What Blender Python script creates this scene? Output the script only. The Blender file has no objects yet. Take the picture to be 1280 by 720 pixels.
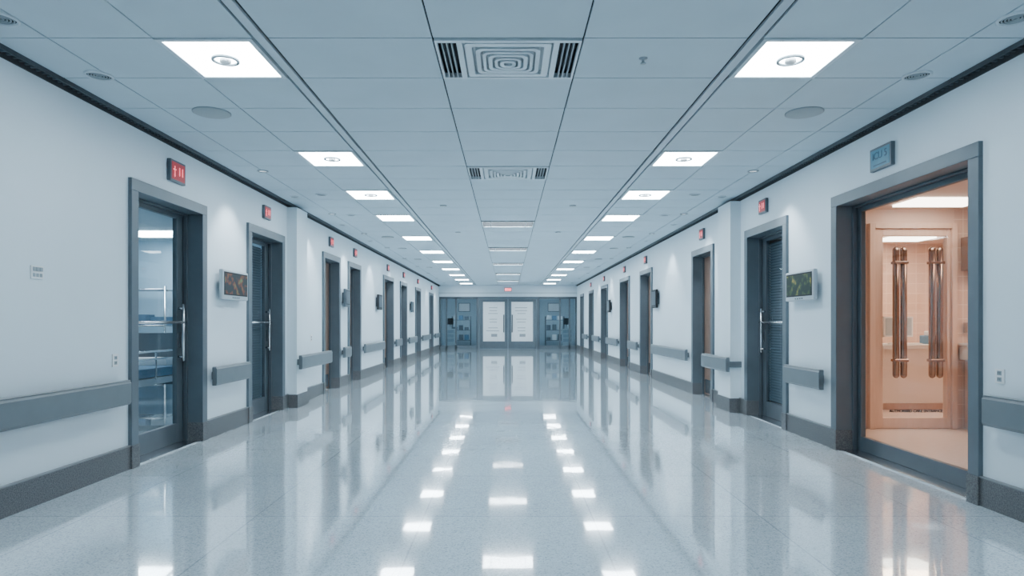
import bpy, math, random
from mathutils import Vector, Matrix
random.seed(4)
C = bpy.context.scene
COL = C.collection

# ------------------------------------------------------------------ materials
def mat(name, color, rough=0.5, metal=0.0, noise=0.0, nscale=20.0, bump=0.0, bscale=200.0, emit=None, estr=0.0,
        coat=0.0, spec=0.5, color2=None, stretch=None):
    m = bpy.data.materials.new(name); m.use_nodes = True
    nt = m.node_tree; b = nt.nodes['Principled BSDF']
    b.inputs['Base Color'].default_value = (*color, 1)
    b.inputs['Roughness'].default_value = rough
    b.inputs['Metallic'].default_value = metal
    b.inputs['Specular IOR Level'].default_value = spec
    b.inputs['Coat Weight'].default_value = coat
    tc = nt.nodes.new('ShaderNodeTexCoord')
    if noise > 0 or color2:
        mp = nt.nodes.new('ShaderNodeMapping')
        if stretch: mp.inputs['Scale'].default_value = stretch
        n = nt.nodes.new('ShaderNodeTexNoise'); n.inputs['Scale'].default_value = nscale
        n.inputs['Detail'].default_value = 4
        nt.links.new(tc.outputs['Object'], mp.inputs['Vector']); nt.links.new(mp.outputs['Vector'], n.inputs['Vector'])
        r = nt.nodes.new('ShaderNodeValToRGB')
        c2 = color2 or tuple(max(0, c * (1 - noise)) for c in color)
        r.color_ramp.elements[0].position = 0.35; r.color_ramp.elements[1].position = 0.65
        r.color_ramp.elements[0].color = (*c2, 1); r.color_ramp.elements[1].color = (*color, 1)
        nt.links.new(n.outputs['Fac'], r.inputs['Fac']); nt.links.new(r.outputs['Color'], b.inputs['Base Color'])
    if bump > 0:
        n2 = nt.nodes.new('ShaderNodeTexNoise'); n2.inputs['Scale'].default_value = bscale
        bp = nt.nodes.new('ShaderNodeBump'); bp.inputs['Strength'].default_value = bump; bp.inputs['Distance'].default_value = 0.002
        nt.links.new(tc.outputs['Object'], n2.inputs['Vector']); nt.links.new(n2.outputs['Fac'], bp.inputs['Height'])
        nt.links.new(bp.outputs['Normal'], b.inputs['Normal'])
    if emit:
        b.inputs['Emission Color'].default_value = (*emit, 1); b.inputs['Emission Strength'].default_value = estr
    return m

def glass_mat(name, tint=(0.93, 0.97, 0.98), r0=0.02, r1=0.5):
    m = bpy.data.materials.new(name); m.use_nodes = True; nt = m.node_tree
    for n in list(nt.nodes): nt.nodes.remove(n)
    o = nt.nodes.new('ShaderNodeOutputMaterial'); mx = nt.nodes.new('ShaderNodeMixShader')
    t = nt.nodes.new('ShaderNodeBsdfTransparent'); t.inputs['Color'].default_value = (*tint, 1)
    g = nt.nodes.new('ShaderNodeBsdfGlossy'); g.inputs['Roughness'].default_value = 0.02
    f = nt.nodes.new('ShaderNodeLayerWeight'); f.inputs['Blend'].default_value = 0.5
    p = nt.nodes.new('ShaderNodeMath'); p.operation = 'POWER'; p.inputs[1].default_value = 5
    q = nt.nodes.new('ShaderNodeMath'); q.operation = 'MULTIPLY_ADD'; q.inputs[1].default_value = r1; q.inputs[2].default_value = r0
    nt.links.new(f.outputs['Facing'], p.inputs[0]); nt.links.new(p.outputs[0], q.inputs[0])
    nt.links.new(q.outputs[0], mx.inputs['Fac']); nt.links.new(t.outputs[0], mx.inputs[1]); nt.links.new(g.outputs[0], mx.inputs[2])
    nt.links.new(mx.outputs[0], o.inputs['Surface'])
    return m

def emis(name, color, s):
    m = bpy.data.materials.new(name); m.use_nodes = True; nt = m.node_tree
    b = nt.nodes['Principled BSDF']; b.inputs['Base Color'].default_value = (0.8, 0.8, 0.8, 1)
    b.inputs['Emission Color'].default_value = (*color, 1); b.inputs['Emission Strength'].default_value = s
    return m

def floor_mat():
    m = bpy.data.materials.new('terrazzo_polished'); m.use_nodes = True; nt = m.node_tree; b = nt.nodes['Principled BSDF']
    tc = nt.nodes.new('ShaderNodeTexCoord')
    v = nt.nodes.new('ShaderNodeTexVoronoi'); v.inputs['Scale'].default_value = 140
    nt.links.new(tc.outputs['Object'], v.inputs['Vector'])
    r = nt.nodes.new('ShaderNodeValToRGB'); e = r.color_ramp.elements
    e[0].position = 0.0; e[0].color = (0.45, 0.53, 0.585, 1); e[1].position = 1.0; e[1].color = (0.80, 0.905, 0.97, 1)
    el = r.color_ramp.elements.new(0.3); el.color = (0.66, 0.76, 0.82, 1)
    sep = nt.nodes.new('ShaderNodeSeparateColor'); nt.links.new(v.outputs['Color'], sep.inputs[0])
    nt.links.new(sep.outputs[0], r.inputs['Fac'])
    n = nt.nodes.new('ShaderNodeTexNoise'); n.inputs['Scale'].default_value = 1.3; n.inputs['Detail'].default_value = 5
    nt.links.new(tc.outputs['Object'], n.inputs['Vector'])
    r2 = nt.nodes.new('ShaderNodeValToRGB'); r2.color_ramp.elements[0].color = (0.90, 0.90, 0.90, 1); r2.color_ramp.elements[0].position = .3
    r2.color_ramp.elements[1].color = (1, 1, 1, 1); r2.color_ramp.elements[1].position = .7
    nt.links.new(n.outputs['Fac'], r2.inputs['Fac'])
    mu = nt.nodes.new('ShaderNodeMix'); mu.data_type = 'RGBA'; mu.blend_type = 'MULTIPLY'; mu.inputs[0].default_value = 1
    nt.links.new(r.outputs['Color'], mu.inputs[6]); nt.links.new(r2.outputs['Color'], mu.inputs[7])
    br = nt.nodes.new('ShaderNodeTexBrick'); br.offset = 0
    br.inputs['Scale'].default_value = 1; br.inputs['Brick Width'].default_value = 1.04; br.inputs['Row Height'].default_value = 1.04
    br.inputs['Mortar Size'].default_value = 0.005; br.inputs['Mortar Smooth'].default_value = 0.1
    br.inputs['Color1'].default_value = (1, 1, 1, 1); br.inputs['Color2'].default_value = (0.96, 0.96, 0.96, 1); br.inputs['Mortar'].default_value = (0.70, 0.71, 0.72, 1)
    mp = nt.nodes.new('ShaderNodeMapping'); mp.inputs['Location'].default_value = (.52, .2, 0)
    nt.links.new(tc.outputs['Object'], mp.inputs[0]); nt.links.new(mp.outputs[0], br.inputs['Vector'])
    m2 = nt.nodes.new('ShaderNodeMix'); m2.data_type = 'RGBA'; m2.blend_type = 'MULTIPLY'; m2.inputs[0].default_value = 1
    nt.links.new(mu.outputs[2], m2.inputs[6]); nt.links.new(br.outputs['Color'], m2.inputs[7])
    nt.links.new(m2.outputs[2], b.inputs['Base Color'])
    b.inputs['Roughness'].default_value = 0.1
    b.inputs['IOR'].default_value = 1.7
    b.inputs['Coat Weight'].default_value = 1.0; b.inputs['Coat Roughness'].default_value = 0.03; b.inputs['Coat IOR'].default_value = 2.0
    nb = nt.nodes.new('ShaderNodeTexNoise'); nb.inputs['Scale'].default_value = 3; nb.inputs['Detail'].default_value = 2
    bp = nt.nodes.new('ShaderNodeBump'); bp.inputs['Strength'].default_value = 0.07; bp.inputs['Distance'].default_value = 0.01
    nt.links.new(tc.outputs['Object'], nb.inputs['Vector']); nt.links.new(nb.outputs['Fac'], bp.inputs['Height'])
    nt.links.new(bp.outputs['Normal'], b.inputs['Coat Normal'])
    return m

def tile_mat(name, c, mortar, w=0.2):
    m = bpy.data.materials.new(name); m.use_nodes = True; nt = m.node_tree; b = nt.nodes['Principled BSDF']
    tc = nt.nodes.new('ShaderNodeTexCoord'); mp = nt.nodes.new('ShaderNodeMapping'); mp.inputs['Rotation'].default_value = (math.radians(90), 0, 0)
    br = nt.nodes.new('ShaderNodeTexBrick'); br.offset = 0; br.inputs['Scale'].default_value = 1
    br.inputs['Brick Width'].default_value = w; br.inputs['Row Height'].default_value = w; br.inputs['Mortar Size'].default_value = 0.004
    br.inputs['Color1'].default_value = (*c, 1); br.inputs['Color2'].default_value = (*[x * .95 for x in c], 1); br.inputs['Mortar'].default_value = (*mortar, 1)
    nt.links.new(tc.outputs['Object'], mp.inputs[0]); nt.links.new(mp.outputs[0], br.inputs['Vector']); nt.links.new(br.outputs['Color'], b.inputs['Base Color'])
    b.inputs['Roughness'].default_value = 0.3
    return m

def screen_mat(name, base, c1, c2, s, sc=9):
    m = bpy.data.materials.new(name); m.use_nodes = True; nt = m.node_tree; b = nt.nodes['Principled BSDF']
    tc = nt.nodes.new('ShaderNodeTexCoord'); v = nt.nodes.new('ShaderNodeTexNoise'); v.inputs['Scale'].default_value = sc; v.inputs['Detail'].default_value = 3
    nt.links.new(tc.outputs['Object'], v.inputs['Vector']); r = nt.nodes.new('ShaderNodeValToRGB'); e = r.color_ramp.elements
    e[0].position = .48; e[0].color = (*base, 1); e[1].position = .72; e[1].color = (*c2, 1)
    x = e.new(.58); x.color = (*c1, 1)
    nt.links.new(v.outputs['Fac'], r.inputs['Fac']); nt.links.new(r.outputs['Color'], b.inputs['Emission Color']); b.inputs['Emission Strength'].default_value = s
    b.inputs['Base Color'].default_value = (0.012, 0.016, 0.02, 1); b.inputs['Roughness'].default_value = 0.4; b.inputs['Specular IOR Level'].default_value = 0.15
    return m

M = {}
M['wall'] = mat('painted_wall', (0.68, 0.775, 0.83), 0.45, noise=0.03, nscale=1.5, bump=0.05, bscale=250)
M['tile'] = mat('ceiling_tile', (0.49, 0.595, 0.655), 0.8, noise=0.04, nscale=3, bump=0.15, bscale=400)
M['strip'] = mat('ceiling_rail', (0.48, 0.565, 0.62), 0.5, noise=0.03)
M['dark'] = mat('dark_gap', (0.03, 0.034, 0.038), 0.8, noise=0.1)
M['darkm'] = mat('dark_metal', (0.07, 0.08, 0.09), 0.4, 0.3, noise=0.1)
M['frame'] = mat('frame_grey', (0.115, 0.145, 0.168), 0.38, 0.2, noise=0.08, nscale=6)
M['frame2'] = mat('frame_grey_dark', (0.085, 0.107, 0.125), 0.38, 0.2, noise=0.08, nscale=6)
M['rail'] = mat('handrail_vinyl', (0.14, 0.17, 0.19), 0.42, 0.0, noise=0.06, nscale=8)
M['railtop'] = mat('handrail_top', (0.25, 0.28, 0.30), 0.35, 0.0, noise=0.05, nscale=8)
M['base'] = mat('base_speckled', (0.16, 0.165, 0.17), 0.5, color2=(0.06, 0.065, 0.07), nscale=120)
M['basetop'] = mat('base_lip', (0.22, 0.235, 0.245), 0.4, noise=0.05)
M['steel'] = mat('brushed_steel', (0.62, 0.64, 0.66), 0.25, 1.0, noise=0.08, nscale=60)
M['bronze'] = mat('bronze_polished', (0.32, 0.23, 0.18), 0.16, 1.0, noise=0.1, nscale=10)
M['wood'] = mat('walnut_veneer', (0.23, 0.15, 0.115), 0.4, color2=(0.14, 0.09, 0.07), nscale=4, stretch=(12, 12, 1))
M['glass'] = glass_mat('clear_glass')
M['glassb'] = glass_mat('cool_glass', (0.84, 0.91, 0.94))
M['white'] = mat('white_enamel', (0.78, 0.80, 0.81), 0.35, noise=0.03)
M['plastic'] = mat('light_plastic', (0.42, 0.48, 0.52), 0.35, noise=0.04)
M['vent'] = mat('vent_metal', (0.55, 0.64, 0.69), 0.35, 0.0, noise=0.04)
M['vent2'] = mat('vent_metal_dim', (0.27, 0.325, 0.355), 0.4, 0.0, noise=0.04)
M['blade'] = mat('louvre_blade', (0.02, 0.022, 0.024), 0.7, 0.0, noise=0.04, spec=0.1)  # near-black so the added vent glow barely shows on the blades
M['panel'] = emis('luminous_panel', (0.79, 0.915, 1.0), 30)
M['ventglow'] = emis('vent_added_glow', (0.79, 0.915, 1.0), 50)  # glow added inside far air vents to brighten floor reflections, no lamp there
M['warmp'] = emis('warm_panel', (1.0, 0.85, 0.72), 10)
M['downl'] = emis('downlight_lens', (0.9, 0.95, 1.0), 1.0)
M['blind'] = mat('blind_slat', (0.07, 0.095, 0.12), 0.4, noise=0.1)
M['red'] = emis('red_led', (1.0, 0.02, 0.03), 3.0)
M['redd'] = mat('red_dark', (0.30, 0.012, 0.02), 0.3, noise=0.1, emit=(1, 0.02, 0.03), estr=0.15)
M['blue'] = mat('blue_sign', (0.05, 0.25, 0.36), 0.3, noise=0.15, nscale=10)
M['bluel'] = mat('blue_sign_ink', (0.02, 0.09, 0.15), 0.4, noise=0.1)
M['scr'] = screen_mat('monitor_screen', (0.03, 0.05, 0.05), (0.30, 0.09, 0.04), (0.18, 0.40, 0.15), 0.6, 11)
M['scr2'] = screen_mat('monitor_screen_b', (0.025, 0.06, 0.035), (0.08, 0.16, 0.05), (0.6, 0.55, 0.1), 0.5, 12)
M['paper'] = mat('notice_paper', (0.88, 0.91, 0.92), 0.6, noise=0.03)
M['ink'] = mat('notice_ink', (0.32, 0.35, 0.38), 0.6, noise=0.1)
M['black'] = mat('black_plastic', (0.02, 0.022, 0.025), 0.45, noise=0.1, spec=.2)
M['pink'] = mat('warm_wall', (0.74, 0.55, 0.45), 0.5, noise=0.04, nscale=2)
M['pinktile'] = tile_mat('warm_tile', (0.66, 0.47, 0.38), (0.82, 0.65, 0.55), 0.16)
M['pinkwood'] = mat('pale_wood', (0.70, 0.50, 0.40), 0.4, color2=(0.64, 0.44, 0.34), nscale=3, stretch=(10, 10, 1))
M['cream'] = mat('cream_laminate', (0.84, 0.78, 0.74), 0.35, noise=0.04)
M['brownc'] = mat('brown_cabinet', (0.30, 0.18, 0.13), 0.4, noise=0.1)
M['coolwall'] = mat('cool_wall', (0.40, 0.56, 0.67), 0.5, noise=0.08, nscale=2)
M['lobby'] = mat('lobby_wall', (0.42, 0.51, 0.57), 0.5, noise=0.06, nscale=2)
M['bluefab'] = mat('blue_fabric', (0.10, 0.20, 0.30), 0.8, noise=0.15, nscale=40)
M['orange'] = mat('orange_poster', (0.65, 0.25, 0.10), 0.6, noise=0.2, nscale=8)
M['floor'] = floor_mat()
M['warmfloor'] = mat('warm_floor', (0.74, 0.61, 0.54), 0.25, noise=0.06, nscale=30)

# ------------------------------------------------------------------ mesh builder
class MB:
    def __init__(s): s.v = []; s.f = []; s.m = []; s.mats = []; s.sm = []
    def mi(s, k):
        if k not in s.mats: s.mats.append(k)
        return s.mats.index(k)
    def box(s, x0, x1, y0, y1, z0, z1, k):
        x0, x1 = sorted((x0, x1)); y0, y1 = sorted((y0, y1)); z0, z1 = sorted((z0, z1))
        n = len(s.v)
        s.v += [(x0, y0, z0), (x1, y0, z0), (x1, y1, z0), (x0, y1, z0), (x0, y0, z1), (x1, y0, z1), (x1, y1, z1), (x0, y1, z1)]
        for q in [(0, 3, 2, 1), (4, 5, 6, 7), (0, 1, 5, 4), (1, 2, 6, 5), (2, 3, 7, 6), (3, 0, 4, 7)]:
            s.f.append([n + i for i in q]); s.m.append(s.mi(k)); s.sm.append(False)
        return s
    def lathe(s, c, axis, prof, k, seg=24):
        a = Vector(axis).normalized(); u = a.orthogonal().normalized(); w = a.cross(u); c = Vector(c); n = len(s.v)
        for r, o in prof:
            for i in range(seg):
                t = 2 * math.pi * i / seg
                s.v.append(tuple(c + a * o + (u * math.cos(t) + w * math.sin(t)) * r))
        for j in range(len(prof) - 1):
            for i in range(seg):
                a0 = n + j * seg + i; a1 = n + j * seg + (i + 1) % seg
                s.f.append([a0, a1, a1 + seg, a0 + seg]); s.m.append(s.mi(k)); s.sm.append(True)
        return s
    def cyl(s, c, axis, r, l, k, seg=20):
        s.lathe(c, axis, [(0.0001, -l / 2), (r, -l / 2), (r, l / 2), (0.0001, l / 2)], k, seg)
        return s
    def tube(s, p0, p1, r, k, seg=14):
        p0 = Vector(p0); p1 = Vector(p1); return s.cyl((p0 + p1) / 2, p1 - p0, r, (p1 - p0).length, k, seg)
    def prism(s, pts, y0, y1, k):
        n = len(s.v); L = len(pts)
        s.v += [(p[0], y0, p[1]) for p in pts] + [(p[0], y1, p[1]) for p in pts]
        for i in range(L):
            j = (i + 1) % L; s.f.append([n + i, n + j, n + L + j, n + L + i]); s.m.append(s.mi(k)); s.sm.append(False)
        s.f.append([n + i for i in range(L)][::-1]); s.m.append(s.mi(k)); s.sm.append(False)
        s.f.append([n + L + i for i in range(L)]); s.m.append(s.mi(k)); s.sm.append(False)
        return s
    def ring(s, cx, cy, ox, oy, ix, iy, z0, z1, k, rad=0.25, n=5):
        def loop(hx, hy):
            r = rad * min(hx, hy) * 1.2; pts = []
            for qx, qy, a0 in ((1, 1, 0), (-1, 1, 90), (-1, -1, 180), (1, -1, 270)):
                for i in range(n + 1):
                    t = math.radians(a0 + 90 * i / n); pts.append((cx + qx * (hx - r) + r * math.cos(t), cy + qy * (hy - r) + r * math.sin(t)))
            return pts
        A = loop(ox, oy); B = loop(ix, iy); L = len(A); b = len(s.v)
        for P_, z in ((A, z0), (A, z1), (B, z1), (B, z0)): s.v += [(p[0], p[1], z) for p in P_]
        for q in range(4):
            for i in range(L):
                j = (i + 1) % L; a = b + q * L; c_ = b + ((q + 1) % 4) * L
                s.f.append([a + i, a + j, c_ + j, c_ + i]); s.m.append(s.mi(k)); s.sm.append(False)
        return s
    def done(s, name, parent=None, bevel=0.0, origin=None):
        vs = [Vector(v) for v in s.v]
        lo = Vector([min(v[i] for v in vs) for i in range(3)]); hi = Vector([max(v[i] for v in vs) for i in range(3)])
        o = Vector(origin) if origin is not None else (lo + hi) / 2
        me = bpy.data.meshes.new(name); me.from_pydata([v - o for v in vs], [], s.f)
        for k in s.mats: me.materials.append(M[k])
        for p, mi_, sm in zip(me.polygons, s.m, s.sm): p.material_index = mi_; p.use_smooth = sm
        me.update()
        import bmesh
        bm = bmesh.new(); bm.from_mesh(me); bmesh.ops.recalc_face_normals(bm, faces=bm.faces); bm.to_mesh(me); bm.free()
        ob = bpy.data.objects.new(name, me); COL.objects.link(ob); ob.location = o
        if bevel > 0:
            b = ob.modifiers.new('bevel', 'BEVEL'); b.width = bevel; b.segments = 2; b.limit_method = 'ANGLE'; b.angle_limit = math.radians(50)
        if parent: setp(ob, parent)
        return ob

def setp(ob, parent):
    ob.parent = parent; ob.matrix_parent_inverse = Matrix.Translation(-parent.location)

def empty(name, loc):
    e = bpy.data.objects.new(name, None); e.empty_display_size = 0.2; e.location = loc; COL.objects.link(e); return e

def text(name, body, size, loc, rot, k, parent, ext=0.001, bold=0.0):
    c = bpy.data.curves.new(name, 'FONT'); c.body = body; c.size = size; c.extrude = ext; c.offset = bold; c.align_x = 'CENTER'; c.align_y = 'CENTER'
    tmp = bpy.data.objects.new('tmp', c); COL.objects.link(tmp)
    dg = bpy.context.evaluated_depsgraph_get(); dg.update()
    me = bpy.data.meshes.new_from_object(tmp.evaluated_get(dg)); bpy.data.objects.remove(tmp)
    me.materials.clear(); me.materials.append(M[k])
    ob = bpy.data.objects.new(name, me); COL.objects.link(ob); ob.location = loc; ob.rotation_euler = rot
    setp(ob, parent); return ob

# ------------------------------------------------------------------ dimensions
W = 3.11; T = 0.25; H = 2.88; YB = -3.0; YE = 28.9; DT = 2.39
L_DOORS = [(5.24, 6.56, 'glass'), (7.61, 8.85, 'blind'), (10.70, 11.80, 'wood'), (12.40, 13.45, 'wood'), (15.9, 17.3, 'wood'),
           (18.4, 19.6, 'wood'), (21.4, 22.7, 'wood'), (25.2, 26.5, 'wood')]
R_DOORS = [(4.19, 6.11, 'wide'), (7.09, 8.35, 'blind'), (9.64, 10.77, 'wood'), (13.75, 15.0, 'wood'), (16.3, 17.7, 'wood'),
           (19.9, 21.3, 'wood'), (23.2, 24.5, 'wood'), (26.2, 27.4, 'wood')]

# ------------------------------------------------------------------ shell
MB().box(-8, 8, YB - .2, 34, -0.1, 0, 'floor').done('floor', origin=(0, 0, 0))

def walls(s, doors, name, bname):
    w = MB(); b = MB(); y = YB
    segs = []
    for y0, y1, _ in doors:
        segs.append((y, y0)); w.box(s * W, s * (W + T), y0, y1, DT, H + .06, 'wall'); y = y1
    segs.append((y, YE))
    for a, c in segs:
        w.box(s * W, s * (W + T), a, c, 0, H + .06, 'wall')
        b.box(s * (W - .022), s * W, a, c, 0, 0.185, 'base'); b.box(s * (W - .026), s * W, a, c, 0.185, 0.195, 'basetop')
    w.done(name); b.done(bname)
walls(-1, L_DOORS, 'wall_left', 'baseboard_left')
walls(1, R_DOORS, 'wall_right', 'baseboard_right')
MB().box(-W - T, W + T, YB - .2, YB, 0, H + .06, 'wall').done('wall_rear')
# pilasters
for s, a, c in ((-1, 9.0, 9.47), (1, 8.55, 9.05)):
    p = MB().box(s * (W - .14), s * W, a, c, 0.0, H - .06, 'wall')
    p.box(s * (W - .16), s * (W - .14), a - .02, c + .02, 0, .185, 'base').box(s * (W - .14), s * (W - .03), a - .02, a, 0, .185, 'base')
    p.box(s * (W - .14), s * (W - .03), c, c + .02, 0, .185, 'base')
    p.done('wall_column')
# ceiling
k0 = 3.78; P = 0.62
rows = [(k0 + P * k, k) for k in range(-11, 41)]
LIGHT_K = [-9, -5, 0, 4, 7, 10, 14, 18, 22, 26, 30, 34, 38]
VENT_K = [-6, 0, 5]; LOUV_K = [11, 17, 23, 29, 35]
cols = [(-3.055, -2.72), (-2.72, -2.10), (-2.10, -1.51), (-1.42, -0.447), (-0.447, 0.447), (0.447, 1.42), (1.51, 2.10), (2.10, 2.72), (2.72, 3.055)]
c = MB(); g = 0.005
for y, k in rows:
    y1 = min(y + P, YE)
    if y > YE: continue
    ya = max(y, YB)
    if y1 <= ya: continue
    for i, (a, b) in enumerate(cols):
        if i in (2, 6) and k in LIGHT_K: continue
        if i == 4 and k in VENT_K + LOUV_K: continue
        c.box(a + g, b - g, ya + g, y1 - g, H, H + .015, 'tile')
for s in (-1, 1): c.box(s * 1.437, s * 1.493, YB, YE, H - .004, H + .015, 'strip')
c.box(-W - T, W + T, YB - .2, YE + .2, H + .2, H + .24, 'dark')
c.box(-W, -0.46, YB, YE, H + .03, H + .035, 'dark'); c.box(.46, W, YB, YE, H + .03, H + .035, 'dark')
vk = sorted(VENT_K + LOUV_K); yy = YB
for k in vk:
    c.box(-.46, .46, yy, k0 + P * k, H + .03, H + .035, 'dark'); yy = k0 + P * (k + 1)
c.box(-.46, .46, yy, YE, H + .03, H + .035, 'dark')
c.done('ceiling')
for s, n in ((-1, 'left'), (1, 'right')):
    t = MB().box(s * (W - .012), s * W, YB, YE, H - .055, H + .01, 'dark').box(s * (W - .06), s * (W - .05), YB, YE, H - .03, H, 'darkm')
    t.box(s * (W - .06), s * W, YB, YE, H, H + .01, 'dark')
    y = YB + .05
    while y < 16:
        t.box(s * (W - .05), s * (W - .012), y, y + .012, H - .028, H - .002, 'frame'); y += .05
    t.done('trim_' + n)

# ------------------------------------------------------------------ ceiling fixtures
for k in LIGHT_K:
    ya = k0 + P * k; yb = ya + P
    if ya < YB or yb > YE: continue
    for s in (-1, 1):
        m = MB(); x0, x1 = 1.515, 2.095
        for (a, b, c_, d) in ((x0, x1, ya + .005, ya + .035), (x0, x1, yb - .035, yb - .005), (x0, x0 + .03, ya + .035, yb - .035), (x1 - .03, x1, ya + .035, yb - .035)):
            m.box(s * a, s * b, c_, d, H - .008, H + .02, 'vent')
        m.box(s * (x0 + .03), s * (x1 - .03), ya + .035, yb - .035, H, H + .02, 'panel')
        if k < 9:
            ct = (s * (x0 + x1) / 2, (ya + yb) / 2, H)
            m.lathe(ct, (0, 0, -1), [(.085, 0), (.085, .012), (.068, .014), (.068, 0)], 'vent2', 28)
            m.lathe(ct, (0, 0, -1), [(.035, 0), (.035, .018), (.025, .025), (.0001, .026)], 'white', 20)
        m.done('ceiling_light_panel')

def vent(k):
    ya = k0 + P * k; yb = ya + P; cy = (ya + yb) / 2; m = MB()
    z = H
    m.box(-.44, .44, ya + .01, ya + .04, z - .012, z + .02, 'vent').box(-.44, .44, yb - .04, yb - .01, z - .012, z + .02, 'vent')
    for s in (-1, 1):
        m.box(s * .44, s * .425, ya + .04, yb - .04, z - .012, z + .02, 'vent')
        m.box(s * .31, s * .275, ya + .04, yb - .04, z - .012, z + .02, 'vent')
        for i in range(3):
            x = .31 + .029 * (i + 1)
            m.box(s * (x - .004), s * (x + .004), ya + .04, yb - .04, z - .012, z + .02, 'vent2')
    m.box(-.425, .425, ya + .04, yb - .04, z + .05, z + .06, 'dark')
    m.box(-.275, .275, ya + .04, yb - .04, z + .012, z + .018, 'vent2')
    hx, hy = .262, (yb - ya) / 2 - .055
    for i, (f0, f1) in enumerate(((1, .84), (.76, .66), (.60, .53), (.47, .38), (.32, .25), (.19, .10))):
        zz = z + .002 - .004 * i
        m.ring(0, cy, hx * f0, hy * f0, hx * f1, hy * f1, zz - .014, z + .012, 'vent', rad=(.05, .18, .26, .35, .5, .6)[i])
    m.done('ceiling_air_vent')
for k in VENT_K:
    if k0 + P * k > YB: vent(k)
def louvre(k):  # far air vent with an added emitter hidden above its blades
    ya = k0 + P * k; yb = ya + P; m = MB(); z = H
    for a, b in ((ya + .01, ya + .03), (yb - .03, yb - .01)):
        m.box(-.44, .44, a, b, z - .012, z - .008, 'vent').box(-.44, .44, a, b, z - .008, z + .03, 'blade')
    for s in (-1, 1):
        m.box(s * .44, s * .425, ya + .03, yb - .03, z - .012, z - .008, 'vent').box(s * .44, s * .425, ya + .03, yb - .03, z - .008, z + .03, 'blade')
        m.box(s * .30, s * .29, ya + .03, yb - .03, z - .010, z - .006, 'vent2')
    n = 5; L = (yb - ya - .06); sp = L / n
    for i in range(n):
        y = ya + .03 + sp * i
        m.box(-.425, .425, y, y + .003, z - .006, z + .0145, 'blade')  # blades sized to hide the added glow at grazing view angles
    m.box(-.425, .425, ya + .03, yb - .03, z + .0155, z + .025, 'ventglow')
    m.done('air_vent_added_light')
for k in LOUV_K: louvre(k)

def disc(name, x, y, r, grille=False):
    m = MB()
    if grille:
        m.lathe((x, y, H), (0, 0, -1), [(r, 0), (r, .008), (r * .85, .012), (r * .82, .002)], 'vent', 28)
        for i in range(4):
            q = r * (.74 - .18 * i); m.lathe((x, y, H), (0, 0, -1), [(q, 0), (q, .008), (q - r * .07, .008), (q - r * .07, 0)], 'vent2', 24)
        m.lathe((x, y, H), (0, 0, -1), [(r * .83, .0015), (.0001, .0015)], 'dark', 24)
    else:
        m.lathe((x, y, H), (0, 0, -1), [(r, 0), (r, .006), (r * .93, .010), (.0001, .010)], 'vent2', 32)
    m.done(name)
for s in (-1, 1):
    disc('ceiling_speaker', s * 2.37, 5.12, .145)
    disc('ceiling_speaker', s * 2.37, 12.6, .12)
    disc('round_ceiling_vent', s * 2.78, 4.35, .09, True)
    disc('round_ceiling_vent', s * 2.80, 3.53, .09, True)
    disc('round_ceiling_vent', s * 2.45, 8.4, .07, True)
    disc('round_ceiling_vent', s * 2.45, 10.0, .07, True)
    for y in (8.55, 11.0, 13.2): disc('round_ceiling_vent', s * 2.85, y, .06, True)
    for y in (14.5, 17.0, 19.5): disc('ceiling_speaker', s * 2.4, y, .10)
    for y in (9.2, 11.9): disc('smoke_detector', s * .93, y, .05)
MB().lathe((.86, 4.07, H), (0, 0, -1), [(.028, 0), (.025, .006), (.008, .008), (.008, .03), (.018, .032), (.018, .036), (.0001, .036)], 'vent2', 16).done('fire_sprinkler')

yl = [1.6, 7.1, 9.9, 12.1, 14.4, 16.8, 19.2, 21.8, 24.4, 27.2]
for s in (-1, 1):
    for y in yl:
        m = MB().lathe((s * 2.72, y, H), (0, 0, -1), [(.06, 0), (.06, .008), (.045, .010), (.042, .001)], 'vent2', 24)
        m.lathe((s * 2.72, y, H), (0, 0, -1), [(.043, .002), (.0001, .002)], 'downl', 24)
        ob = m.done('recessed_downlight')
        ld = bpy.data.lights.new('lamp', 'SPOT'); ld.energy = 95 if y > 2 else 40; ld.spot_size = math.radians(84); ld.spot_blend = .6; ld.color = (.85, .94, 1.0); ld.shadow_soft_size = .05
        lo = bpy.data.objects.new('lamp', ld); COL.objects.link(lo); lo.location = (s * 2.72, y, H - .02)
        lo.rotation_euler = (0, s * math.radians(-8), 0)
        setp(lo, ob)

# ------------------------------------------------------------------ handrails
def rail(s, a, b, off=0.0):
    xo = W - .10 - off; m = MB()
    pts = [(xo + .01, .545), (xo, .565), (xo, .715), (xo + .012, .735), (xo + .05, .735), (xo + .05, .545)]
    m.prism([(s * p[0], p[1]) for p in pts], a, b, 'rail')
    m.box(s * (xo + .005), s * (xo + .05), a + .005, b - .005, .735, .741, 'railtop')
    y = a + .12
    n = max(2, int((b - a) / .9) + 1)
    for i in range(n):
        y = a + .12 + (b - a - .24) * i / (n - 1)
        m.box(s * (xo + .05), s * W, y - .025, y + .025, .60, .68, 'rail')
    m.done('wall_handrail', bevel=.004)
for a, b in ((-2.9, 5.12), (6.62, 7.5), (11.86, 12.34), (13.6, 15.7), (17.4, 18.3), (19.7, 21.3), (22.8, 25.1), (26.7, 28.4)): rail(-1, a, b)
rail(-1, 8.92, 10.45, .145)
for a, b in ((-2.9, 4.07), (6.2, 7.0), (10.9, 13.5), (15.1, 16.2), (17.8, 19.8), (21.4, 23.1), (24.6, 26.1)): rail(1, a, b)
rail(1, 8.42, 9.5, .145)

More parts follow.
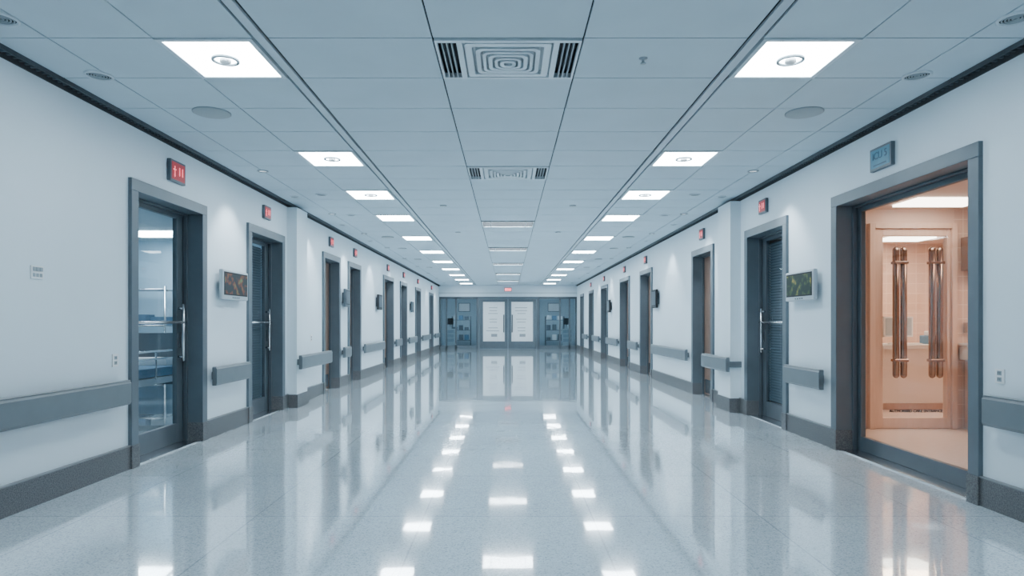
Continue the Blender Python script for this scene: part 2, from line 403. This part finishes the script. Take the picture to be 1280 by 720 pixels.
# ------------------------------------------------------------------ doors
dn = [0]
def door(s, y0, y1, kind, lit):
    dn[0] += 1; e = empty('door_%d' % dn[0], (s * (W + .1), (y0 + y1) / 2, 0)); fw = .10; xp = W - .03
    m = MB()
    for a, b in ((y0, y0 + fw), (y1 - fw, y1)): m.box(s * xp, s * (W + T), a, b, 0, DT - fw, 'frame')
    m.box(s * xp, s * (W + T), y0, y1, DT - fw, DT, 'frame')
    # stops
    for a, b in ((y0 + fw, y0 + fw + .02), (y1 - fw - .02, y1 - fw)): m.box(s * (W + .12), s * (W + .16), a, b, 0, DT - fw, 'frame2')
    m.box(s * (W + .12), s * (W + .16), y0 + fw, y1 - fw, DT - fw - .02, DT - fw, 'frame2')
    m.done('frame', e, bevel=.004)
    p = MB()
    for a, b in ((y0 - .004, y0 + fw + .006), (y1 - fw - .006, y1 + .004)): p.box(s * (xp - .006), s * (W + .12), a, b, 0, .19, 'base')
    p.done('plinth', e)
    a, b = y0 + fw, y1 - fw; xi, xo = W + .165, W + .21; zt = DT - fw
    if kind == 'wood':
        l = MB().box(s * xi, s * xo, a, b, .01, zt, 'wood').box(s * (xi - .004), s * xi, a + .05, b - .05, .04, .26, 'steel'); l.done('leaf', e)
        h = MB(); hy = a + .09
        h.box(s * (xi - .006), s * xi, hy - .025, hy + .025, .92, 1.14, 'steel').tube((s * xi, hy, 1.04), (s * (xi - .06), hy, 1.04), .01, 'steel').tube((s * (xi - .06), hy - .01, 1.04), (s * (xi - .06), hy + .13, 1.04), .01, 'steel')
        h.done('lever_handle', e)
        v = MB().box(s * (xi - .006), s * xi, a + .14, a + .34, 1.15, 1.9, 'frame2').box(s * (xi - .008), s * (xi - .006), a + .165, a + .315, 1.18, 1.87, 'blind'); v.done('vision_panel', e)
        return
    st = .13 if kind != 'wide' else .07; br = .20 if kind != 'wide' else .14
    l = MB()
    l.box(s * xi, s * xo, a, a + st, .01, zt, 'frame2').box(s * xi, s * xo, b - st, b, .01, zt, 'frame2')
    l.box(s * xi, s * xo, a + st, b - st, .01, br, 'frame2').box(s * xi, s * xo, a + st, b - st, zt - .06, zt, 'frame2')
    l.done('leaf_frame', e, bevel=.004)
    MB().box(s * (xi + .018), s * (xi + .026), a + st, b - st, br, zt - .06, 'glass').done('leaf_glass', e)
    if kind == 'blind':
        q = MB(); z = br + .02
        while z < zt - .10:
            q.prism([(s * (xi + .030), z), (s * (xi + .033), z - .002), (s * (xi + .045), z + .022), (s * (xi + .042), z + .024)], a + st, b - st, 'blind'); z += .034
        q.box(s * (xo + .01), s * (xo + .014), a + st, b - st, br, zt - .09, 'darkm')
        q.done('venetian_blind', e)
    if kind in ('glass', 'blind'):
        h = MB(); xh = xi - .05
        h.tube((s * xh, a + .06, 1.2), (s * xh, b - .05, 1.2), .014, 'steel')
        for y in (a + .08, b - .08): h.tube((s * xh, y, 1.2), (s * xi, y, 1.2), .012, 'steel')
        h.tube((s * xh, b - .10, .82), (s * xh, b - .10, 1.38), .014, 'steel')
        for z in (.86, 1.34): h.tube((s * xh, b - .10, z), (s * xi, b - .10, z), .012, 'steel')
        h.box(s * (xi - .004), s * xi, b - .105, b - .06, .95, 1.1, 'steel')
        h.done('push_bar', e)
    t = MB().box(s * (W + .0), s * (W + .22), a, b, 0, .01, 'steel'); t.done('threshold', e)
for d in L_DOORS: door(-1, *d, 0)
for d in R_DOORS: door(1, *d, 0)

# ------------------------------------------------------------------ wall items
def sign(name, s, yc, z0, z1, w, kind):
    zc = (z0 + z1) / 2; e = empty(name, (s * (W - .02), yc, zc))
    MB().box(s * W, s * (W - .035), yc - w / 2, yc + w / 2, z0, z1, 'frame2' if kind != 'blue' else 'frame').done('housing', e, bevel=.004)
    k = 'redd' if kind == 'red' else 'blue'
    MB().box(s * (W - .035), s * (W - .038), yc - w / 2 + .02, yc + w / 2 - .02, z0 + .02, z1 - .02, k).done('face', e)
    rot = (math.radians(90), 0, math.radians(90) if s < 0 else math.radians(-90))
    if kind == 'red':
        text('legend', '\u2020 11', (z1 - z0) * .55, (s * (W - .040), yc, zc), rot, 'red', e)
    else:
        text('legend', 'ICU 5', (z1 - z0) * .45, (s * (W - .040), yc, zc + .02), rot, 'bluel', e)
        MB().box(s * (W - .038), s * (W - .040), yc - w * .3, yc + w * .3, z0 + .035, z0 + .045, 'bluel').done('underline', e)
sign('room_number_sign', -1, 5.97, 2.50, 2.70, .27, 'red')
sign('room_number_sign', 1, 5.29, 2.47, 2.66, .30, 'blue')
for y in (8.2, 11.2, 12.95, 16.5, 19.0, 22.0, 25.9): sign('room_number_sign', -1, y, 2.52, 2.69, .22, 'red')
for y in (7.75, 10.2, 14.4, 17.0, 20.6, 23.9): sign('room_number_sign', 1, y, 2.52, 2.69, .22, 'red')

def monitor(s, yc, zc, w, h, scr, body='plastic', name='wall_monitor'):
    e = empty(name, (s * (W - .04), yc, zc))
    MB().box(s * W, s * (W - .04), yc - w * .3, yc + w * .3, zc - h * .3, zc + h * .3, 'frame2').done('bracket', e)
    m = MB().box(s * (W - .04), s * (W - .085), yc - w / 2, yc + w / 2, zc - h / 2, zc + h / 2, body)
    m.done('case', e, bevel=.012)
    m = MB().box(s * (W - .085), s * (W - .088), yc - w / 2 + .03, yc + w / 2 - .03, zc - h / 2 + .045, zc + h / 2 - .025, 'black')
    m.box(s * (W - .088), s * (W - .089), yc - w / 2 + .045, yc + w / 2 - .045, zc - h / 2 + .06, zc + h / 2 - .04, scr)
    for i in range(4): m.box(s * (W - .085), s * (W - .089), yc - .09 + i * .05, yc - .065 + i * .05, zc - h / 2 + .016, zc - h / 2 + .028, 'frame2')
    m.done('screen', e)
monitor(-1, 7.12, 1.61, .66, .32, 'scr')
monitor(1, 6.66, 1.58, .64, .31, 'scr2')
monitor(-1, 12.1, 1.66, .34, .34, 'blind', 'frame', 'wall_control_panel')
monitor(-1, 15.2, 1.68, .45, .36, 'blind', 'black', 'wall_control_panel')
monitor(1, 13.3, 1.69, .42, .38, 'blind', 'black', 'wall_control_panel')
monitor(1, 19.3, 1.69, .42, .38, 'blind', 'black', 'wall_control_panel')
monitor(-1, 20.4, 1.69, .42, .34, 'blind', 'frame', 'wall_control_panel')

def plate(name, s, y, z, w, h, kind):
    m = MB().box(s * W, s * (W - .008), y - w / 2, y + w / 2, z - h / 2, z + h / 2, 'white')
    if kind == 'switch':
        for i in (-1, 0, 1):
            m.box(s * (W - .008), s * (W - .014), y + i * w * .28 - .012, y + i * w * .28 + .012, z + .008, z + .034, 'vent2')
            m.box(s * (W - .008), s * (W - .010), y + i * w * .28 - .012, y + i * w * .28 + .012, z - .03, z - .006, 'vent2')
    else:
        for dz in (-.02, .02):
            m.box(s * (W - .008), s * (W - .010), y - .018, y + .018, z + dz - .014, z + dz + .014, 'vent2')
            for dy in (-.007, .007): m.box(s * (W - .010), s * (W - .011), y + dy - .002, y + dy + .002, z + dz - .006, z + dz + .008, 'dark')
    m.done(name, bevel=.002)
plate('light_switch', -1, 4.22, 1.53, .11, .085, 'switch')
plate('power_outlet', -1, 5.06, .90, .075, .10, 'o')
plate('power_outlet', 1, 4.04, .86, .075, .09, 'o')
plate('power_outlet', -1, 10.1, .95, .075, .11, 'o')

# ------------------------------------------------------------------ end storefront
MB().box(-W - T, W + T, YE, YE + .2, 2.36, H + .06, 'wall').done('wall_end')
MB().box(-W, W, YE - .012, YE, 2.52, 2.54, 'vent2').done('trim_1')
wn = 0
for s_, xs in ((-1, [-3.08, -2.78, -2.35, -1.395]), (1, [1.395, 2.35, 2.78, 3.08])):
    wn += 1; e = empty('window_%d' % wn, (s_ * 2.2, YE + .06, 0)); m = MB()
    for x in xs: m.box(x - .035, x + .035, YE + .02, YE + .10, 0, 2.36, 'frame2')
    m.box(xs[0], xs[-1], YE + .02, YE + .10, 0, .16, 'frame').box(xs[0], xs[-1], YE + .02, YE + .10, 2.26, 2.36, 'frame2')
    m.done('mullions', e)
    MB().box(xs[0], xs[-1], YE + .055, YE + .063, .16, 2.26, 'glassb').done('glazing', e)
e = empty('door_17', (0, YE + .06, 0)); m = MB()
m.box(-1.36, 1.36, YE, YE + .12, 2.26, 2.36, 'frame').box(-1.36, -1.28, YE, YE + .12, 0, 2.26, 'frame').box(1.28, 1.36, YE, YE + .12, 0, 2.26, 'frame')
m.done('frame', e)
for a, b in ((-1.27, -.01), (.01, 1.27)):
    m = MB().box(a, a + .14, YE + .03, YE + .08, .01, 2.25, 'frame').box(b - .14, b, YE + .03, YE + .08, .01, 2.25, 'frame')
    m.box(a + .14, b - .14, YE + .03, YE + .08, .01, .34, 'frame').box(a + .14, b - .14, YE + .03, YE + .08, 2.13, 2.25, 'frame'); m.done('leaf', e)
    m = MB().box(a + .14, b - .14, YE + .052, YE + .06, .34, 2.13, 'paper')
    cx = (a + b) / 2
    for i in range(9):
        if i in (3, 6): continue
        wd = random.uniform(.18, .36); m.box(cx - wd, cx + wd * .7, YE + .049, YE + .052, 1.85 - i * .13, 1.875 - i * .13, 'ink')
    m.box(cx - .12, cx + .15, YE + .049, YE + .052, .55, .68, 'ink')
    m.done('notice', e)
    hx = b - .18 if a < 0 else a + .18
    m = MB().tube((hx, YE - .03, .75), (hx, YE - .03, 1.55), .025, 'frame2')
    for z in (.85, 1.45): m.tube((hx, YE - .03, z), (hx, YE + .03, z), .018, 'frame2')
    m.done('pull_handle', e)
e = empty('exit_sign', (0, YE - .03, 2.68))
MB().box(-.16, .16, YE - .05, YE, 2.60, 2.76, 'darkm').box(-.14, .14, YE - .053, YE - .05, 2.62, 2.74, 'red').done('housing', e)
# room beyond
MB().box(-3.4, 3.4, 33, 33.2, 0, 3, 'lobby').done('wall_lobby_back')
MB().box(-3.6, -3.4, YE + .2, 33.2, 0, 3, 'lobby').done('wall_lobby_left')
MB().box(3.4, 3.6, YE + .2, 33.2, 0, 3, 'lobby').done('wall_lobby_right')
MB().box(-3.6, 3.6, YE + .2, 33.2, 2.7, 2.8, 'tile').done('ceiling_lobby')
for x in (-2.3, 2.3):
    MB().box(x - .45, x + .45, 30.2, 30.7, 2.68, 2.7, 'panel').done('ceiling_light_panel')
    m = MB()
    for dx in (-.45, .45):
        for dy in (-.2, .2): m.tube((x + dx, 31.6 + dy, 0), (x + dx, 31.6 + dy, 1.5), .02, 'frame')
    for z in (.3, .8, 1.3):
        m.box(x - .46, x + .46, 31.38, 31.82, z, z + .03, 'frame')
        for i in range(3):
            a = x - .4 + i * .28; m.box(a, a + .2, 31.45, 31.75, z + .03, z + .03 + random.uniform(.12, .3), random.choice(['white', 'bluefab', 'blind', 'plastic', 'frame']))
    m.done('storage_rack')
    MB().box(x - .25, x + .35, 32.96, 33, 1.75, 2.2, 'frame2').box(x - .22, x + .32, 32.955, 32.96, 1.78, 2.17, 'white').done('notice_board')
for x in (-2.7, 2.75):
    m = MB().box(x - .22, x + .22, 29.7, 30.1, .12, .9, 'plastic')
    for z in (.3, .5, .7): m.box(x - .19, x + .19, 29.685, 29.7, z, z + .15, 'vent2')
    m.box(x - .15, x + .15, 29.85, 29.9, 1.1, 1.4, 'black').tube((x, 29.88, .9), (x, 29.88, 1.12), .02, 'steel')
    for dx in (-.17, .17):
        for dy in (29.75, 30.05): m.cyl((x + dx, dy, .06), (1, 0, 0), .06, .03, 'black')
    m.done('medical_cart')

# ------------------------------------------------------------------ left ward room
MB().box(-7.7, -W - T, 10.2, 10.35, 0, 2.6, 'coolwall').done('wall_ward_back')
MB().box(-7.85, -7.7, 3.4, 10.35, 0, 2.6, 'coolwall').done('wall_ward_side')
MB().box(-7.7, -W - T, 3.4, 3.55, 0, 2.6, 'coolwall').done('wall_ward_front')
MB().box(-7.7, -W - T, 3.55, 10.2, 2.5, 2.6, 'tile').done('ceiling_ward')
MB().box(-5.5, -4.6, 9.1, 9.6, 2.475, 2.5, 'panel').done('ceiling_light_panel')
MB().box(-6.6, -5.7, 5.2, 5.8, 2.475, 2.5, 'panel').done('ceiling_light_panel')
m = MB()   # wire shelf
for x in (-6.1, -5.2):
    for y in (9.7, 10.05): m.tube((x, y, 0), (x, y, 1.75), .016, 'steel')
for z in (.25, .7, 1.15, 1.7):
    m.tube((-6.1, 9.7, z), (-5.2, 9.7, z), .012, 'steel').tube((-6.1, 10.05, z), (-5.2, 10.05, z), .012, 'steel')
    for i in range(9): m.tube((-6.05 + i * .1, 9.7, z), (-6.05 + i * .1, 10.05, z), .006, 'steel')
    if z < 1.6:
        for i in range(3): m.box(-6.0 + i * .28, -5.8 + i * .28, 9.75, 10.0, z + .01, z + .12 + .08 * random.random(), random.choice(['white', 'bluefab', 'plastic']))
m.done('wire_shelving_unit')
m = MB()  # bed
m.box(-5.6, -4.65, 7.6, 9.3, .48, .60, 'bluefab').box(-5.6, -4.65, 7.6, 9.3, .38, .47, 'plastic').box(-5.5, -4.75, 8.9, 9.25, .60, .70, 'white')
m.box(-5.62, -4.63, 9.3, 9.35, .3, 1.05, 'frame').box(-5.62, -4.63, 7.54, 7.6, .3, .9, 'frame')
for z in (.72, .82): m.tube((-4.62, 7.9, z), (-4.62, 8.9, z), .014, 'steel')
for y in (7.9, 8.4, 8.9): m.tube((-4.62, y, .45), (-4.62, y, .83), .012, 'steel')
for x in (-5.5, -4.75):
    for y in (7.75, 9.15): m.tube((x, y, .1), (x, y, .4), .025, 'steel').cyl((x, y, .06), (1, 0, 0), .06, .04, 'black')
m.done('hospital_bed', bevel=.01)
MB().box(-5.12, -4.86, 10.18, 10.198, 1.35, 1.80, 'frame2').box(-5.10, -4.88, 10.175, 10.18, 1.37, 1.78, 'orange').done('wall_poster')

# ------------------------------------------------------------------ right warm room
X0 = W + T; RC = 2.47
MB().box(X0, 7.2, 3.0, 3.15, 0, 2.7, 'pink').done('wall_reception_front')
MB().box(7.2, 7.35, 3.0, 10.5, 0, 2.7, 'pinktile').done('wall_reception_side')
MB().box(X0 + .4, 7.2, 10.35, 10.5, 0, 2.7, 'pinktile').done('wall_reception_back')
MB().box(X0 + .3, X0 + .4, 7.3, 10.5, 0, 2.7, 'pink').done('wall_closet')
MB().box(X0, 7.35, 3.0, 10.5, RC, 2.7, 'pink').done('ceiling_reception')
MB().box(X0, 7.2, 3.15, 10.35, .0, .008, 'warmfloor').done('floor_reception')
m = MB().box(X0, 4.04, 7.2, 7.3, .008, RC, 'pink').box(4.04, 5.02, 7.2, 7.3, 2.31, RC, 'pink').box(5.02, 7.2, 7.2, 7.3, .008, RC, 'pinktile'); m.done('wall_partition')
for x, y, w_ in ((4.55, 6.72, .38), (5.6, 4.6, .4), (6.0, 9.7, .35), (4.9, 8.3, .3)):
    MB().box(x - w_, x + w_, y - .22, y + .22, RC - .02, RC, 'warmp').done('ceiling_light_panel')
for y, en in ((5.3, 62), (8.9, 95)):
    ld = bpy.data.lights.new('warm_lamp', 'AREA'); ld.size = 1.0; ld.energy = en; ld.color = (1, .66, .46)
    lo = bpy.data.objects.new('warm_ceiling_lamp', ld); COL.objects.link(lo); lo.location = (5.9, y, RC - .03)
e = empty('door_18', (4.53, 7.2, 0))
m = MB().box(4.04, 4.10, 7.14, 7.3, 0.008, 2.31, 'pinkwood').box(4.96, 5.02, 7.14, 7.3, 0.008, 2.31, 'pinkwood').box(4.10, 4.96, 7.14, 7.3, 2.25, 2.31, 'pinkwood')
m.box(4.10, 4.20, 7.17, 7.22, .012, 2.25, 'pinkwood').box(4.92, 4.96, 7.17, 7.22, .012, 2.25, 'pinkwood').box(4.20, 4.92, 7.17, 7.22, 2.17, 2.25, 'pinkwood').box(4.20, 4.92, 7.17, 7.22, .012, .13, 'pinkwood')
m.done('frame', e, bevel=.004)
MB().box(4.20, 4.92, 7.19, 7.198, .13, 2.17, 'glass').done('pane', e)
for x in (4.34, 4.74):
    m = MB()
    for dx in (-.042, .042):
        y_ = 7.09
        m.tube((x + dx, y_, .62), (x + dx, y_, 2.0), .034, 'bronze', 20)
        m.lathe((x + dx, y_, 2.0), (0, 0, 1), [(.034, 0), (.030, .02), (.014, .035), (.0001, .038)], 'bronze', 20)
        m.lathe((x + dx, y_, .62), (0, 0, -1), [(.034, 0), (.030, .02), (.014, .035), (.0001, .038)], 'bronze', 20)
    for z in (.78, 1.86):
        m.box(x - .078, x + .078, 7.05, 7.13, z - .015, z + .015, 'bronze'); m.tube((x, 7.1, z), (x, 7.19, z), .018, 'bronze')
    m.done('pull_handle', e, bevel=.004)
text('lettering', 'AUTHORISED CARE ENTRANCE', .042, (4.58, 7.183, .205), (math.radians(90), 0, 0), 'black', e, .002, .0014)
# counter in front, right
m = MB().box(5.06, 6.9, 6.55, 7.18, .78, .94, 'cream').box(5.12, 6.9, 6.62, 7.18, .008, .78, 'pinkwood').box(5.04, 6.9, 6.52, 7.18, .94, .97, 'cream')
m.done('service_counter', bevel=.01)
# counter behind glass
m = MB()
m.box(4.7, 6.8, 8.6, 9.2, .84, .90, 'white').box(4.7, 6.7, 8.7, 9.15, .1, .84, 'cream').box(4.7, 6.7, 8.75, 9.1, .008, .1, 'pinkwood')
m.lathe((4.9, 8.9, 0), (0, 0, 1), [(.0001, .84), (.34, .84), (.34, .90), (.0001, .90)], 'white', 32)
m.lathe((4.9, 8.92, 0), (0, 0, 1), [(.20, .008), (.20, .1), (.26, .3), (.30, .6), (.31, .84)], 'cream', 32)
m.done('reception_desk', bevel=.006)
e = empty('desktop_computer', (5.4, 8.9, .901))
m = MB().box(5.2, 5.6, 8.85, 8.88, 1.0, 1.28, 'white').box(5.22, 5.58, 8.845, 8.85, 1.02, 1.26, 'plastic').box(5.33, 5.48, 8.8, 8.95, .901, .92, 'plastic').box(5.39, 5.42, 8.86, 8.89, .92, 1.05, 'plastic')
m.done('monitor', e); MB().box(5.2, 5.6, 8.65, 8.77, .901, .92, 'white').done('keyboard', e)
MB().lathe((4.85, 8.85, .901), (0, 0, 1), [(.0001, 0), (.05, 0), (.07, .12), (.06, .12), (.045, .02), (.0001, .02)], 'white').done('desk_cup')
m = MB().box(5.75, 6.1, 8.7, 8.95, .901, 1.02, 'bluefab').box(5.8, 6.05, 8.72, 8.93, 1.02, 1.08, 'white'); m.done('file_tray', bevel=.01)
m = MB().box(5.09, 6.6, 6.85, 7.19, 1.78, 2.15, 'brownc').box(5.11, 5.8, 6.835, 6.85, 1.80, 2.13, 'wood').box(5.82, 6.58, 6.835, 6.85, 1.80, 2.13, 'wood'); m.done('wall_cabinet')
MB().box(5.12, 5.22, 7.13, 7.198, 1.08, 1.2, 'steel').done('paper_dispenser')
MB().box(3.86, 3.92, 7.18, 7.2, 1.13, 1.24, 'frame2').done('card_reader')

# ------------------------------------------------------------------ world, camera
w = bpy.data.worlds.new('World'); C.world = w; w.use_nodes = True
w.node_tree.nodes['Background'].inputs['Color'].default_value = (.55, .65, .75, 1); w.node_tree.nodes['Background'].inputs['Strength'].default_value = .3
cam = bpy.data.cameras.new('Camera'); co = bpy.data.objects.new('Camera', cam); COL.objects.link(co)
co.location = (0, 0, 1.2); co.rotation_euler = (math.radians(90), 0, 0)
cam.sensor_width = 36; cam.lens = 22.5; cam.shift_x = 5 / 1280; cam.shift_y = 43 / 1280; cam.clip_end = 200
C.camera = co
